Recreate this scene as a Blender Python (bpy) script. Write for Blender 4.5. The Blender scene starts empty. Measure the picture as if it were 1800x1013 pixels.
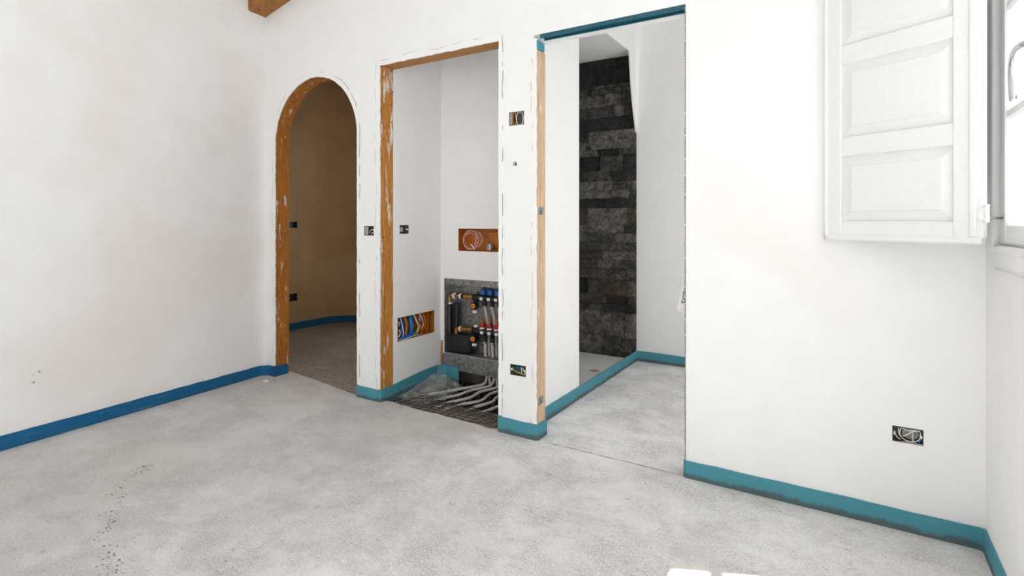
import bpy, math, random
from mathutils import Vector, Matrix
from mathutils.geometry import tessellate_polygon

R = math.radians
random.seed(7)
sc = bpy.context.scene
COL = sc.collection

# ------------------------------------------------------------------ camera
cam_d = bpy.data.cameras.new('camera')
cam_d.sensor_fit = 'HORIZONTAL'; cam_d.sensor_width = 36.0
cam_d.lens = 36.0 * 951.0 / 1800.0
cam_d.shift_y = -(506.5 - 388.0) / 1800.0
cam_d.clip_start = 0.02
cam = bpy.data.objects.new('camera', cam_d); COL.objects.link(cam)
cam.location = (0, 0, 1.17); cam.rotation_euler = (R(90), 0, R(31.8))
sc.camera = cam

# ------------------------------------------------------------------ sky
w = bpy.data.worlds.new('sky'); sc.world = w; w.use_nodes = True
bg = w.node_tree.nodes['Background']
bg.inputs['Color'].default_value = (0.945, 0.975, 1.0, 1)
bg.inputs['Strength'].default_value = 1.0

# ------------------------------------------------------------------ sun
sun_d = bpy.data.lights.new('sun', 'SUN'); sun_d.energy = 8.0; sun_d.angle = R(0.6)
sun_d.color = (1.0, 0.985, 0.96)
sun = bpy.data.objects.new('sun', sun_d); COL.objects.link(sun)
SUN_DIR = Vector((-0.44, -0.20, -1.0))
sun.rotation_euler = SUN_DIR.to_track_quat('-Z', 'Y').to_euler()
sun.location = (3, 4, 6)

# ------------------------------------------------------------------ daylight portals (they mark the window and added openings)
def portal(name, loc, rot, sx, sy):
    d = bpy.data.lights.new(name, 'AREA'); d.shape = 'RECTANGLE'; d.size = sx; d.size_y = sy
    d.cycles.is_portal = True
    o = bpy.data.objects.new(name, d); COL.objects.link(o)
    o.location = loc; o.rotation_euler = rot

sc.view_settings.view_transform = 'Standard'
sc.view_settings.look = 'None'
sc.view_settings.gamma = 1.0
sc.view_settings.use_curve_mapping = False
sc.view_settings.exposure = 1.40
sc.cycles.max_bounces = 14
sc.cycles.diffuse_bounces = 9
sc.cycles.transparent_max_bounces = 12
sc.cycles.sample_clamp_indirect = 8.0
sc.cycles.caustics_reflective = False

# ------------------------------------------------------------------ helpers
BASE = {}
def _base(o): return BASE[o.name]

def tag(o, label=None, cat=None, group=None, kind=None):
    if label: o['label'] = label
    if cat: o['category'] = cat
    if group: o['group'] = group
    if kind: o['kind'] = kind
    return o

def empty(name, base, label=None, cat=None, group=None, kind=None, parent=None):
    o = bpy.data.objects.new(name, None); COL.objects.link(o)
    o.empty_display_size = 0.05
    b = Vector(base); BASE[o.name] = b
    if parent:
        o.parent = parent; o.location = b - _base(parent)
    else:
        o.location = b
    return tag(o, label, cat, group, kind)

def mesh(name, verts, faces, mat, parent=None, smooth=False, base=None):
    vs = [Vector(v) for v in verts]
    if base is None:
        base = _base(parent) if parent else Vector((sum(v.x for v in vs)/len(vs), sum(v.y for v in vs)/len(vs), min(v.z for v in vs)))
    base = Vector(base)
    me = bpy.data.meshes.new(name)
    me.from_pydata([v - base for v in vs], [], faces)
    me.validate(); me.update()
    if smooth:
        for p in me.polygons: p.use_smooth = True
    me.materials.append(mat)
    o = bpy.data.objects.new(name, me); COL.objects.link(o)
    BASE[o.name] = base
    if parent:
        o.parent = parent; o.location = base - _base(parent)
    else:
        o.location = base
    return o

class MB:
    """collects shapes into one mesh"""
    def __init__(s): s.v = []; s.f = []
    def add(s, v, f):
        n = len(s.v); s.v += [tuple(a) for a in v]; s.f += [tuple(i + n for i in q) for q in f]; return s
    def box(s, lo, hi, fr=None, ch=0.0):
        x0, y0, z0 = lo; x1, y1, z1 = hi
        if ch <= 0:
            v = [(x0,y0,z0),(x1,y0,z0),(x1,y1,z0),(x0,y1,z0),(x0,y0,z1),(x1,y0,z1),(x1,y1,z1),(x0,y1,z1)]
            f = [(0,3,2,1),(4,5,6,7),(0,1,5,4),(1,2,6,5),(2,3,7,6),(3,0,4,7)]
        else:
            c = min(ch, (x1-x0)*.45, (y1-y0)*.45, (z1-z0)*.45)
            xs = (x0, x0+c, x1-c, x1); ys = (y0, y0+c, y1-c, y1); zs = (z0, z0+c, z1-c, z1)
            v = []; idx = {}
            def a(i, j, k):
                if (i,j,k) not in idx: idx[(i,j,k)] = len(v); v.append((xs[i], ys[j], zs[k]))
                return idx[(i,j,k)]
            f = [tuple(a(*q) for q in qs) for qs in (
                [(1,1,0),(1,2,0),(2,2,0),(2,1,0)], [(1,1,3),(2,1,3),(2,2,3),(1,2,3)],
                [(1,0,1),(2,0,1),(2,0,2),(1,0,2)], [(1,3,1),(1,3,2),(2,3,2),(2,3,1)],
                [(0,1,1),(0,1,2),(0,2,2),(0,2,1)], [(3,1,1),(3,2,1),(3,2,2),(3,1,2)])]
            for (i, ii) in ((0,1),(3,2)):
                for (j, jj) in ((0,1),(3,2)):
                    f.append((a(i,jj,1), a(i,jj,2), a(ii,j,2), a(ii,j,1)))
                    f.append((a(i,1,jj), a(i,2,jj), a(ii,2,j), a(ii,1,j)))
                    f.append((a(1,i,jj), a(2,i,jj), a(2,ii,j), a(1,ii,j)))
                    for (k, kk) in ((0,1),(3,2)):
                        f.append((a(i,jj,kk), a(ii,j,kk), a(ii,jj,k)))
        if fr: v = [fr(*p) for p in v]
        return s.add(v, f)
    def cyl(s, p0, p1, r0, r1=None, n=12):
        return s.lathe(p0, Vector(p1) - Vector(p0), [(r0, 0.0), (r0 if r1 is None else r1, 1.0)], n)
    def lathe(s, o, axis, prof, n=14):
        o = Vector(o); a = Vector(axis); u = a.normalized().orthogonal().normalized(); t = a.normalized().cross(u)
        v = []; f = []
        for (r, h) in prof:
            for i in range(n):
                q = 2*math.pi*i/n; v.append(o + a*h + u*(r*math.cos(q)) + t*(r*math.sin(q)))
        m = len(prof)
        for j in range(m-1):
            for i in range(n):
                k = (i+1) % n; f.append((j*n+i, j*n+k, (j+1)*n+k, (j+1)*n+i))
        f.append(tuple(range(n-1, -1, -1))); f.append(tuple((m-1)*n+i for i in range(n)))
        return s.add(v, f)
    def tube(s, pts, r, n=6, steps=6, closed=False):
        P = [Vector(p) for p in pts]
        if steps > 1: P = smooth_path(P, steps)
        v = []; f = []; up = None
        for i, p in enumerate(P):
            d = (P[min(i+1, len(P)-1)] - P[max(i-1, 0)]).normalized()
            if up is None: up = d.orthogonal().normalized()
            up = (up - d*up.dot(d)).normalized(); t = d.cross(up)
            for k in range(n):
                q = 2*math.pi*k/n; v.append(p + up*(r*math.cos(q)) + t*(r*math.sin(q)))
        for j in range(len(P)-1):
            for i in range(n):
                k = (i+1) % n; f.append((j*n+i, j*n+k, (j+1)*n+k, (j+1)*n+i))
        f.append(tuple(range(n-1, -1, -1))); f.append(tuple((len(P)-1)*n+i for i in range(n)))
        return s.add(v, f)
    def build(s, name, mat, parent=None, smooth=False, base=None):
        return mesh(name, s.v, s.f, mat, parent, smooth, base)

def smooth_path(P, steps):
    out = []
    for i in range(len(P)-1):
        a = P[max(i-1,0)]; b = P[i]; c = P[i+1]; d = P[min(i+2,len(P)-1)]
        for k in range(steps):
            t = k/steps
            out.append(0.5*((2*b) + (c-a)*t + (2*a-5*b+4*c-d)*t*t + (3*b-a-3*c+d)*t**3))
    out.append(P[-1]); return out

def area2(p): return sum(p[i][0]*p[(i+1)%len(p)][1] - p[(i+1)%len(p)][0]*p[i][1] for i in range(len(p)))/2

def polyslab(name, outer, holes, fr, t, mat, parent=None, base=None):
    """flat slab of thickness t with through holes; fr(u, v, d) -> world"""
    loops = [list(outer)] + [list(h) for h in holes]
    if area2(loops[0]) < 0: loops[0].reverse()
    for h in loops[1:]:
        if area2(h) > 0: h.reverse()
    flat = [p for l in loops for p in l]; n = len(flat)
    tris = tessellate_polygon([[Vector((p[0], p[1], 0)) for p in l] for l in loops])
    v = [fr(p[0], p[1], 0) for p in flat] + [fr(p[0], p[1], t) for p in flat]
    f = []
    for a, b, c in tris:
        A = [flat[a], flat[b], flat[c]]
        if abs(area2(A)) < 1e-9: continue
        if area2(A) < 0: a, c = c, a
        f.append((a, b, c)); f.append((c+n, b+n, a+n))
    k = 0
    for l in loops:
        m = len(l)
        for i in range(m):
            a = k+i; b = k+(i+1) % m; f.append((b, a, a+n, b+n))
        k += m
    o = mesh(name, v, f, mat, parent, base=base)
    import bmesh
    bm = bmesh.new(); bm.from_mesh(o.data); bmesh.ops.recalc_face_normals(bm, faces=bm.faces); bm.to_mesh(o.data); bm.free()
    return o

def rect(a0, a1, b0, b1): return [(a0,b0),(a1,b0),(a1,b1),(a0,b1)]

def struct(o, label, cat): return tag(o, label, cat, kind='structure')

# ------------------------------------------------------------------ materials
class NT:
    def __init__(s, name):
        s.m = bpy.data.materials.new(name); s.m.use_nodes = True
        s.t = s.m.node_tree; s.b = s.t.nodes['Principled BSDF']; s.out = s.t.nodes['Material Output']
    def n(s, kind, **kw):
        nd = s.t.nodes.new(kind)
        for k, v in kw.items():
            if hasattr(nd, k) and not k[0].isupper(): setattr(nd, k, v)
        return nd
    def link(s, a, b): s.t.links.new(a, b)
    def pos(s, scale=(1,1,1), rot=(0,0,0), obj=False):
        if obj:
            src = s.n('ShaderNodeTexCoord').outputs['Object']
        else:
            src = s.n('ShaderNodeNewGeometry').outputs['Position']
        mp = s.n('ShaderNodeMapping'); mp.inputs['Scale'].default_value = scale; mp.inputs['Rotation'].default_value = rot
        s.link(src, mp.inputs['Vector']); return mp.outputs['Vector']
    def noise(s, vec, scale, detail=4, rough=.55, dist=0.0):
        nd = s.n('ShaderNodeTexNoise'); nd.inputs['Scale'].default_value = scale; nd.inputs['Detail'].default_value = detail
        nd.inputs['Roughness'].default_value = rough; nd.inputs['Distortion'].default_value = dist
        s.link(vec, nd.inputs['Vector']); return nd.outputs['Fac']
    def ramp(s, fac, stops):
        r = s.n('ShaderNodeValToRGB'); e = r.color_ramp.elements
        while len(e) < len(stops): e.new(0.5)
        for el, (p, c) in zip(e, stops):
            el.position = p; el.color = (c, c, c, 1) if isinstance(c, (int, float)) else (*c, 1)
        s.link(fac, r.inputs['Fac']); return r.outputs['Color']
    def mix(s, fac, a, b, mode='MIX'):
        m = s.n('ShaderNodeMix'); m.data_type = 'RGBA'; m.blend_type = mode
        for sock, val in ((m.inputs['Factor'], fac), (m.inputs['A'] if False else m.inputs[6], a), (m.inputs[7], b)):
            if hasattr(val, 'node'): s.link(val, sock)
            elif isinstance(val, (int, float)): sock.default_value = val
            else: sock.default_value = (*val, 1)
        return m.outputs[2]
    def math(s, op, a, b=None):
        m = s.n('ShaderNodeMath'); m.operation = op
        for i, val in enumerate((a, b)):
            if val is None: continue
            if hasattr(val, 'node'): s.link(val, m.inputs[i])
            else: m.inputs[i].default_value = val
        return m.outputs[0]
    def color(s, c):
        if hasattr(c, 'node'): s.link(c, s.b.inputs['Base Color'])
        else: s.b.inputs['Base Color'].default_value = (*c, 1)
    def bump(s, h, strength=.3, dist=.005):
        b = s.n('ShaderNodeBump'); b.inputs['Strength'].default_value = strength; b.inputs['Distance'].default_value = dist
        s.link(h, b.inputs['Height']); s.link(b.outputs['Normal'], s.b.inputs['Normal'])
    def set(s, rough=.6, metal=0.0, spec=None):
        s.b.inputs['Roughness'].default_value = rough; s.b.inputs['Metallic'].default_value = metal
        if spec is not None: s.b.inputs['Specular IOR Level'].default_value = spec
        return s.m

def plain(name, c, rough=.5, metal=0.0, var=.12):
    t = NT(name); p = t.pos()
    nz = t.ramp(t.noise(p, 60, 3), [(.3, tuple(x*(1-var) for x in c)), (.7, tuple(min(1, x*(1+var)) for x in c))])
    t.color(nz); return t.set(rough, metal)

def plaster(name, white=(.87,.865,.858), warm=(.84,.795,.765), lo=.60, hi=.80, sc_=.75, grey=None):
    t = NT(name); p = t.pos()
    blot = t.ramp(t.noise(p, sc_, 3, .5, .6), [(lo, 0.0), (hi, 1.0)])
    c = t.mix(blot, white, warm)
    fine = t.ramp(t.noise(p, 7, 5, .6), [(.3, .965), (.7, 1.0)])
    c = t.mix(1.0, c, fine, 'MULTIPLY')
    t.color(c)
    h = t.mix(.5, t.noise(p, 9, 4), t.noise(p, 240, 2))
    t.bump(h, .12, .004); return t.set(.82, 0, .2)

M = {}
M['plaster'] = plaster('plaster_white')
M['plaster_left'] = plaster('plaster_left', (.85,.845,.838), (.82,.765,.73), .47, .66, .9)
M['plaster_fresh'] = plaster('plaster_fresh', (.88,.88,.87), (.86,.85,.84), .4, .7, 4)
M['plaster_hall_dim'] = plaster('plaster_hall_dim', (.50,.36,.21), (.44,.30,.16), .42, .62, 1.6)  # brown tint paints the hall's warm dim light into the plaster
M['ceiling'] = plaster('ceiling_white', (.86,.855,.845), (.84,.82,.80))

def screed(name, base=(.86,.85,.84), dark=(.26,.25,.24), warm=(.79,.755,.73), stain=.7, dust_and_falloff=False):
    t = NT(name); p = t.pos()
    big = t.ramp(t.noise(p, .9, 4, .6, .2), [(.36, 0.0), (.58, 1.0)])
    c = t.mix(big, warm, base)
    cl = t.ramp(t.noise(t.pos((1.0,1.5,1), (0,0,.5)), 2.4, 11, .74, .15), [(.40, 1.0), (.51, 0.0)])
    c = t.mix(t.math('MULTIPLY', cl, stain), c, tuple(.40*x+.60*y for x, y in zip(dark, base)))
    msk = t.ramp(t.noise(p, 3.0, 9, .76, .2), [(.40, 1.0), (.58, .20)])
    g1 = t.ramp(t.noise(p, 190, 5, .85), [(.42, 1.0), (.54, 0.0)])
    c = t.mix(t.math('MULTIPLY', t.math('MULTIPLY', g1, msk), .9), c, dark)
    scr = t.ramp(t.noise(t.pos((3.0,26,1), (0,0,.9)), 1.6, 9, .8, .3), [(.37, 1.0), (.42, 0.0)])
    c = t.mix(t.math('MULTIPLY', t.math('MULTIPLY', scr, msk), .5), c, dark)
    g2 = t.ramp(t.noise(p, 40, 8, .86), [(.38, 1.0), (.43, 0.0)])
    c = t.mix(t.math('MULTIPLY', t.math('MULTIPLY', g2, msk), .85), c, tuple(x*.6 for x in dark))
    pit = t.ramp(t.noise(p, 30, 3, .6), [(.25, 1.0), (.28, 0.0)])
    c = t.mix(t.math('MULTIPLY', pit, .9), c, tuple(x*.3 for x in dark))
    lt = t.ramp(t.noise(p, 90, 3, .7), [(.54, 0.0), (.66, .7)])
    c = t.mix(lt, c, (.88,.875,.865))
    if dust_and_falloff:  # dust by the left wall, plus painted fall-off of light to the left
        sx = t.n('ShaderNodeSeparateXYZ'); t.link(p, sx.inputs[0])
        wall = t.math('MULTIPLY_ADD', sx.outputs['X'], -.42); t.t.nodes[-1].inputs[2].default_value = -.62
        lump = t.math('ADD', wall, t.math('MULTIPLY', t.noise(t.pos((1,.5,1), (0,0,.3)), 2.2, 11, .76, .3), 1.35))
        dust_falloff = t.ramp(lump, [(.58, 0.0), (1.30, .42)])
        c = t.mix(dust_falloff, c, (.36,.335,.31))
    t.color(c)
    h = t.mix(.6, t.noise(p, 60, 8, .78), t.noise(p, 7, 4))
    t.bump(h, .6, .008); return t.set(.85, 0, .25)
M['screed'] = screed('screed', dust_and_falloff=True)
M['screed_bath'] = screed('screed_bath', stain=.75)
M['screed_hall_dim'] = screed('screed_hall_dim', (.30,.25,.20), (.10,.08,.065), (.25,.20,.155))  # same screed coloured dark and brown for the hall's dim light

def foam(name, c, dirt=(.085,.105,.10), amt=.85):
    t = NT(name); p = t.pos()
    sp = t.ramp(t.noise(p, 260, 2), [(.3, tuple(x*.82 for x in c)), (.7, tuple(min(1, x*1.2+.01) for x in c))])
    sep = t.n('ShaderNodeSeparateXYZ'); t.link(p, sep.inputs[0])
    wob = t.math('MULTIPLY_ADD', t.noise(t.pos((1,1,.3)), 5, 9, .8), .09)
    t.t.nodes[-1].inputs[2].default_value = -.021
    d = t.math('SUBTRACT', wob, sep.outputs['Z'])
    m = t.ramp(t.math('MULTIPLY_ADD', d, 70), [(.0, 0.0), (1.0, amt)])
    sp = t.mix(m, sp, dirt)
    st = t.ramp(t.noise(t.pos((2,2,40)), 3, 4), [(.62, 0.0), (.72, .3)])
    sp = t.mix(st, sp, (.42,.55,.58))
    t.color(sp); t.bump(t.noise(p, 300, 2), .2, .002); return t.set(.65, 0, .25)
M['foam_blue'] = foam('foam_blue', (.004,.105,.245), (.02,.10,.19), .5)
M['foam_teal'] = foam('foam_teal', (.066,.265,.330))

def wood(name, c, c2, smear=0.0, scale=1.0, rough=.6):
    t = NT(name); p = t.pos((14*scale, 14*scale, 1.1*scale))
    g = t.noise(p, 3.0, 6, .65, 1.4)
    col = t.ramp(g, [(.30, c2), (.50, c), (.72, tuple(min(1, x*1.25) for x in c))])
    fine = t.ramp(t.noise(t.pos((120,120,5)), 3, 3), [(.32, .72), (.6, 1.0)])
    col = t.mix(1.0, col, fine, 'MULTIPLY')
    if smear > 0:
        q = t.pos((16,16,3.2))
        m = t.ramp(t.noise(q, 1.5, 6, .72, .4), [(.61-.1*smear, 0.0), (.66-.1*smear, .92)])
        col = t.mix(m, col, (.80,.79,.77))
    t.color(col); t.bump(g, .25, .003); return t.set(rough, 0, .3)
M['wood_orange'] = wood('wood_orange', (.56,.235,.045), (.34,.125,.02), .40)
M['wood_arch'] = wood('wood_arch', (.44,.165,.028), (.22,.072,.012), .15)
M['wood_head'] = wood('wood_head', (.48,.225,.06), (.30,.125,.028), 0.0)
M['wood_beam'] = wood('wood_beam', (.38,.165,.042), (.18,.065,.015), 0.0, .6)
M['wood_pine'] = wood('wood_pine', (.66,.46,.30), (.52,.33,.19), .18)

def stone(name, a, b, rust=0.0):
    t = NT(name); p = t.pos()
    n1 = t.noise(p, 17, 12, .84, .7)
    c = t.ramp(n1, [(.40, tuple(x*.12 for x in a)), (.50, a), (.60, b)])
    vein_glint = t.ramp(t.noise(t.pos((1,1,1.4), (.4,.3,.9)), 30, 9, .85, 1.6), [(.54, 0.0), (.60, .9)])  # pale veins, brightened so the colour also holds the stone's glints
    vm = t.ramp(t.noise(p, 6, 4), [(.40, .15), (.54, 1.0)])
    c = t.mix(t.math('MULTIPLY', vein_glint, vm), c, tuple(min(.5, x*3.2+.05) for x in b))
    r = t.ramp(t.noise(p, 7, 5, .7), [(.66-.15*rust, 0.0), (.72-.12*rust, .85)])
    c = t.mix(r, c, (.15,.080,.026))
    t.color(c)
    t.bump(t.mix(.5, n1, t.noise(p, 40, 8, .82)), 1.0, .05); return t.set(.36, 0, .6)
M['stone0'] = stone('stone_black', (.014,.013,.012), (.040,.037,.034))
M['stone1'] = stone('stone_dark', (.055,.050,.044), (.16,.145,.128))
M['stone2'] = stone('stone_grey', (.15,.135,.118), (.34,.31,.27))
M['stone3'] = stone('stone_rust', (.06,.042,.028), (.13,.095,.06), .75)

M['white_paint'] = plain('white_paint', (.78,.78,.775), .38, 0, .02)
M['white_plastic'] = plain('white_plastic', (.80,.79,.77), .4)
M['grey_plastic'] = plain('grey_plastic', (.10,.095,.085), .5)
M['pale_plastic'] = plain('pale_plastic', (.33,.31,.26), .5, 0, .3)
M['black_plastic'] = plain('black_plastic', (.010,.010,.011), .35)
M['orange_plastic'] = plain('orange_plastic', (.42,.125,.008), .4, 0, .2)
M['brown_plastic'] = plain('brown_plastic', (.33,.13,.018), .4, 0, .25)
M['orange_dial'] = plain('orange_dial', (.80,.26,.02), .4)
M['red_plastic'] = plain('red_plastic', (.45,.012,.012), .35)
M['blue_plastic'] = plain('blue_plastic', (.008,.085,.34), .4)
M['brass'] = plain('brass', (.46,.24,.07), .35, .85)
M['galv'] = plain('galvanised', (.34,.335,.325), .40, .8, .45)
M['chrome'] = plain('satin_chrome', (.62,.62,.62), .22, 1.0, .04)
M['steel'] = plain('dark_wire', (.045,.045,.047), .5, .3)
M['pipe'] = plain('pipe_pex', (.56,.54,.50), .32, 0, .1)
M['wire_white'] = plain('wire_white', (.78,.76,.70), .4)
M['wire_pink'] = plain('wire_pink', (.72,.36,.33), .4)
M['wire_rose'] = plain('wire_rose', (.80,.55,.56), .4)
M['wire_blue'] = plain('wire_blue', (.01,.13,.42), .4)
M['wire_green'] = plain('wire_yellow_green', (.42,.45,.12), .4)
M['wire_red'] = plain('wire_red', (.40,.04,.03), .4)
M['wire_orange'] = plain('wire_orange', (.55,.20,.03), .4)
M['crack'] = plain('crack_dust', (.24,.23,.22), .9, 0, .4)
M['dark_hole'] = plain('dark_hole', (.02,.018,.016), .9)
M['gap_shade'] = plain('gap_shade_dark', (.09,.07,.085), .6)
M['paper'] = plain('paper', (.80,.79,.76), .7, 0, .03)
M['ink'] = plain('ink_green', (.01,.075,.045), .6)
M['mortar'] = plain('mortar_dark', (.018,.017,.016), .9)
M['tray'] = plaster('shower_tray', (.66,.645,.615), (.60,.575,.54), .45, .7, 3)
M['track'] = plain('track_teal', (.006,.085,.125), .4, 0, .15)

def sandmat():
    t = NT('sand'); p = t.pos()
    c = t.ramp(t.noise(p, 120, 6, .8), [(.33, (.15,.115,.085)), (.5, (.42,.345,.265)), (.68, (.66,.59,.50))])
    t.color(c); t.bump(t.noise(p, 110, 6, .8), .9, .01); return t.set(.9)
M['grit'] = plain('grit', (.17,.16,.15), .9, 0, .4)
M['sand'] = sandmat()
M['cavity_shade'] = plaster('cavity_shade', (.13,.115,.10), (.09,.08,.07), .4, .6, 8)  # dark tone paints the cavity shade onto the wall behind the cabinet

def clear_film():
    t = NT('clear_film'); t.color((.78,.79,.79)); t.set(.22)
    tr = t.n('ShaderNodeBsdfTransparent'); tr.inputs[0].default_value = (.93,.94,.94,1)
    mx = t.n('ShaderNodeMixShader')
    fac = t.ramp(t.noise(t.pos(), 22, 4), [(.3, .12), (.7, .42)])
    t.link(fac, mx.inputs[0]); t.link(tr.outputs[0], mx.inputs[1]); t.link(t.b.outputs[0], mx.inputs[2])
    t.link(mx.outputs[0], t.out.inputs[0]); return t.m
M['film'] = clear_film()

def glass():
    t = NT('window_glass'); t.set(.02)
    tr = t.n('ShaderNodeBsdfTransparent'); tr.inputs[0].default_value = (.97,.99,.985,1)
    gl = t.n('ShaderNodeBsdfGlossy'); gl.inputs['Roughness'].default_value = .01
    mx = t.n('ShaderNodeMixShader'); mx.inputs[0].default_value = .05; t.link(tr.outputs[0], mx.inputs[1]); t.link(gl.outputs[0], mx.inputs[2])
    t.link(mx.outputs[0], t.out.inputs[0]); return t.m
M['glass'] = glass()

# ------------------------------------------------------------------ key measures (metres, camera stands at the origin)
D = 2.517; WT = 0.115                 # partition face and thickness
XL, XR = -3.771, 0.417                # left and right corner on the partition
AL, AR, AZ, AR_ = -3.652, -2.772, 1.745, 0.44   # arch
ML, MR, MZ = -2.562, -1.646, 2.17     # closet opening
BL, BR, BZ = -1.407, -0.628, 2.140    # bathroom opening
LIN = 0.02                            # lining thickness
PX = -1.5                             # bathroom side wall face
BY = 4.40                             # bathroom end wall
CY = 3.131                            # closet back wall
REAR = -2.6
RT = 0.10                             # right wall thickness
FT = 0.008                            # perimeter foam thickness

# ------------------------------------------------------------------ floors
def jag(a, b, n, amp):
    return [(a[0]+(b[0]-a[0])*i/n + random.uniform(-amp, amp)*.3, a[1]+(b[1]-a[1])*i/n + (random.uniform(-amp, amp) if 0 < i < n else 0)) for i in range(n+1)]
fl = [(-3.95, REAR-.1), (XR+RT, REAR-.1), (XR+RT, D+.003)]
fl += jag((BR, D+.002), (BL, D+.002), 26, .0022)
fl += [(MR+.02, D+.003)] + jag((MR, D+.006), (ML-.02, D+.045), 22, .007) + [(ML-.05, D+.02)]
fl += jag((AR, D+.015), (AL, D+.145), 16, .003) + [(-3.95, D+.16)]
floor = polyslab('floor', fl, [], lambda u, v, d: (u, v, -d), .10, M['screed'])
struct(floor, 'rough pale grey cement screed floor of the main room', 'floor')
fb = jag((BL-.3, D+.011), (BR+.05, D+.011), 30, .0025) + [(XR+RT, D+.012), (XR+RT, BY+.1), (PX-.02, BY+.1), (PX-.02, D+.1)]
struct(polyslab('floor_bathroom', fb, [], lambda u, v, d: (u, v, -d-.001), .10, M['screed_bath']), 'speckled grey screed floor inside the tall bathroom doorway', 'floor')
fh = jag((AR+.1, D+.006), (AL-.05, D+.155), 16, .003) + [(-5.6, D+.16), (-5.6, 5.4), (-2.66, 5.4), (-2.66, D+.02)]
struct(polyslab('floor_hall', fh, [], lambda u, v, d: (u, v, -d-.001), .10, M['screed_hall_dim']), 'screed floor of the hall seen through the arch, coloured dark for its dim light', 'floor')
MB().box((BL-.01, D+.0005, -.014), (BR+.01, D+.0125, -.003)).build('joint_shade', M['dark_hole'], floor)['label'] = 'dark strip painting the shade in the joint between the two screeds'  # dark filler stands in for the shade in the open gap
# closet: bare sub floor
nx, ny = 30, 24
sv = []; sf = []
for j in range(ny+1):
    for i in range(nx+1):
        x = ML-.03 + (MR+.10-ML+.03)*i/nx; y = D-.03 + (3.30-D+.03)*j/ny
        hump = .022*math.exp(-((y-2.74)/.12)**2) * (0.6+.4*math.sin(7*x+1))
        sv.append((x, y, -.062 + hump + random.uniform(-.003, .003)))
for j in range(ny):
    for i in range(nx):
        a = j*(nx+1)+i; sf.append((a, a+1, a+nx+2, a+nx+1))
sand = mesh('floor_closet', sv, sf, M['sand'], smooth=True)
struct(sand, 'brown sandy sub floor left bare inside the pipe closet', 'floor')

# ------------------------------------------------------------------ main partition with its openings
def arch_pts(e=0.0, n=28, z0=-.02):
    r = AR_+e; cx = (AL+AR)/2
    p = [(cx+r, z0)] + [(cx + r*math.cos(math.pi*i/n), AZ + r*math.sin(math.pi*i/n)) for i in range(n+1)] + [(cx-r, z0)]
    return p
BOX = {  # wall boxes in the partition: x0, x1, z0, z1
    'upper': (-1.580, -1.484, 1.690, 1.764), 'lower': (-1.573, -1.473, .325, .385),
    'pillar': (-2.708, -2.618, 1.072, 1.135), 'right': (.145, .241, .330, .390)}
top = 4.5
outer = [(-5.6,-.09)]
def door_notch(x0, x1, z1): return [(x0,-.09),(x0,z1),(x1,z1),(x1,-.09)]
ap = arch_pts(LIN, z0=-.09); ap.reverse()
outer += ap + door_notch(ML-LIN, MR+LIN, MZ+LIN) + door_notch(BL-LIN, BR, BZ+LIN) + [(XR+RT,-.09),(XR+RT,top),(-5.6,top)]
holes = [rect(*b) for b in BOX.values()] + [[(-1.542+.013*math.cos(q*.7854)*random.uniform(.8,1.2), 1.480+.013*math.sin(q*.7854)*random.uniform(.8,1.2)) for q in range(8)]]
wall_back = polyslab('wall_back', outer, holes, lambda u, v, d: (u, D+d, v), WT, M['plaster'])
struct(wall_back, 'white plastered partition wall with arched, middle and right door openings', 'wall')
hole = MB().box((-1.565, D+.035, 1.457), (-1.519, D+.042, 1.503)).build('drill_hole_bottom', M['dark_hole'], wall_back)
hole['label'] = 'small dark drilled hole'

# left wall, slightly out of square
LDIR = Vector((.0735, -1, 0)).normalized()
def frL(u, v, d): 
    n = Vector((-LDIR.y, LDIR.x, 0)); n = n if n.x < 0 else -n
    return Vector((XL, D, 0)) + LDIR*u + n*d + Vector((0, 0, v))
wl = polyslab('wall_left', rect(0, 5.25, -.09, 4.5), [], frL, .14, M['plaster_left'])
struct(wl, 'white plaster wall on the left with faint pinkish patches', 'wall')
# scuffs on left wall
mb = MB()
for k in range(9):
    u = 1.40 + random.uniform(-.02, .02); v = .345 + random.uniform(-.045, .03); l = random.uniform(.004, .012)
    mb.box((u, v, -.0008), (u+l, v+random.uniform(.002,.005), .001), frL)
mb.build('scuff', M['crack'], wl)['label'] = 'small grey scuff marks'

# right wall with window opening
WY0, WY1, WZ0, WZ1 = .95, 2.345, 1.088, 2.30
fr_R = lambda u, v, d: (XR+d, u, v)
W2 = rect(-2.15, .65, .05, 2.45)  # unseen side opening added to bring in more daylight
wr = polyslab('wall_right', rect(REAR-.15, D+.002, -.09, 4.5), [rect(WY0, WY1, WZ0, WZ1), W2], fr_R, RT, M['plaster'])
struct(wr, 'white plaster wall on the right holding the window', 'wall')
# rear wall with an unseen opening added and sized for daylight (behind the camera)
RW = [rect(-1.75, -.35, .05, 2.4)]
wb = polyslab('wall_rear', rect(-3.95, XR+RT, -.09, 4.5), RW, lambda u, v, d: (u, REAR-d, v), .30, M['plaster'])
struct(wb, 'plaster wall behind the viewer with one wide opening added for daylight', 'wall')
portal('portal_window', (XR+RT-.005, (WY0+WY1)/2, (WZ0+WZ1)/2), (0, R(90), 0), WZ1-WZ0, WY1-WY0)
portal('portal_side', (XR+RT-.005, -.75, 1.25), (0, R(90), 0), 2.4, 2.8)
portal('portal_rear', (-1.05, REAR-.29, 1.225), (R(90), 0, 0), 1.4, 2.35)

# sloping ceiling (rises to the right with the rafter)
SL = math.tan(R(12.5))
def frC(u, v, d): return (u, v, 2.93 + (u-XL)*SL + d)
struct(polyslab('ceiling', rect(-3.98, XR+RT+.02, REAR-.32, D+.03), [], frC, .12, M['ceiling']), 'white sloping ceiling above the main room', 'ceiling')

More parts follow.
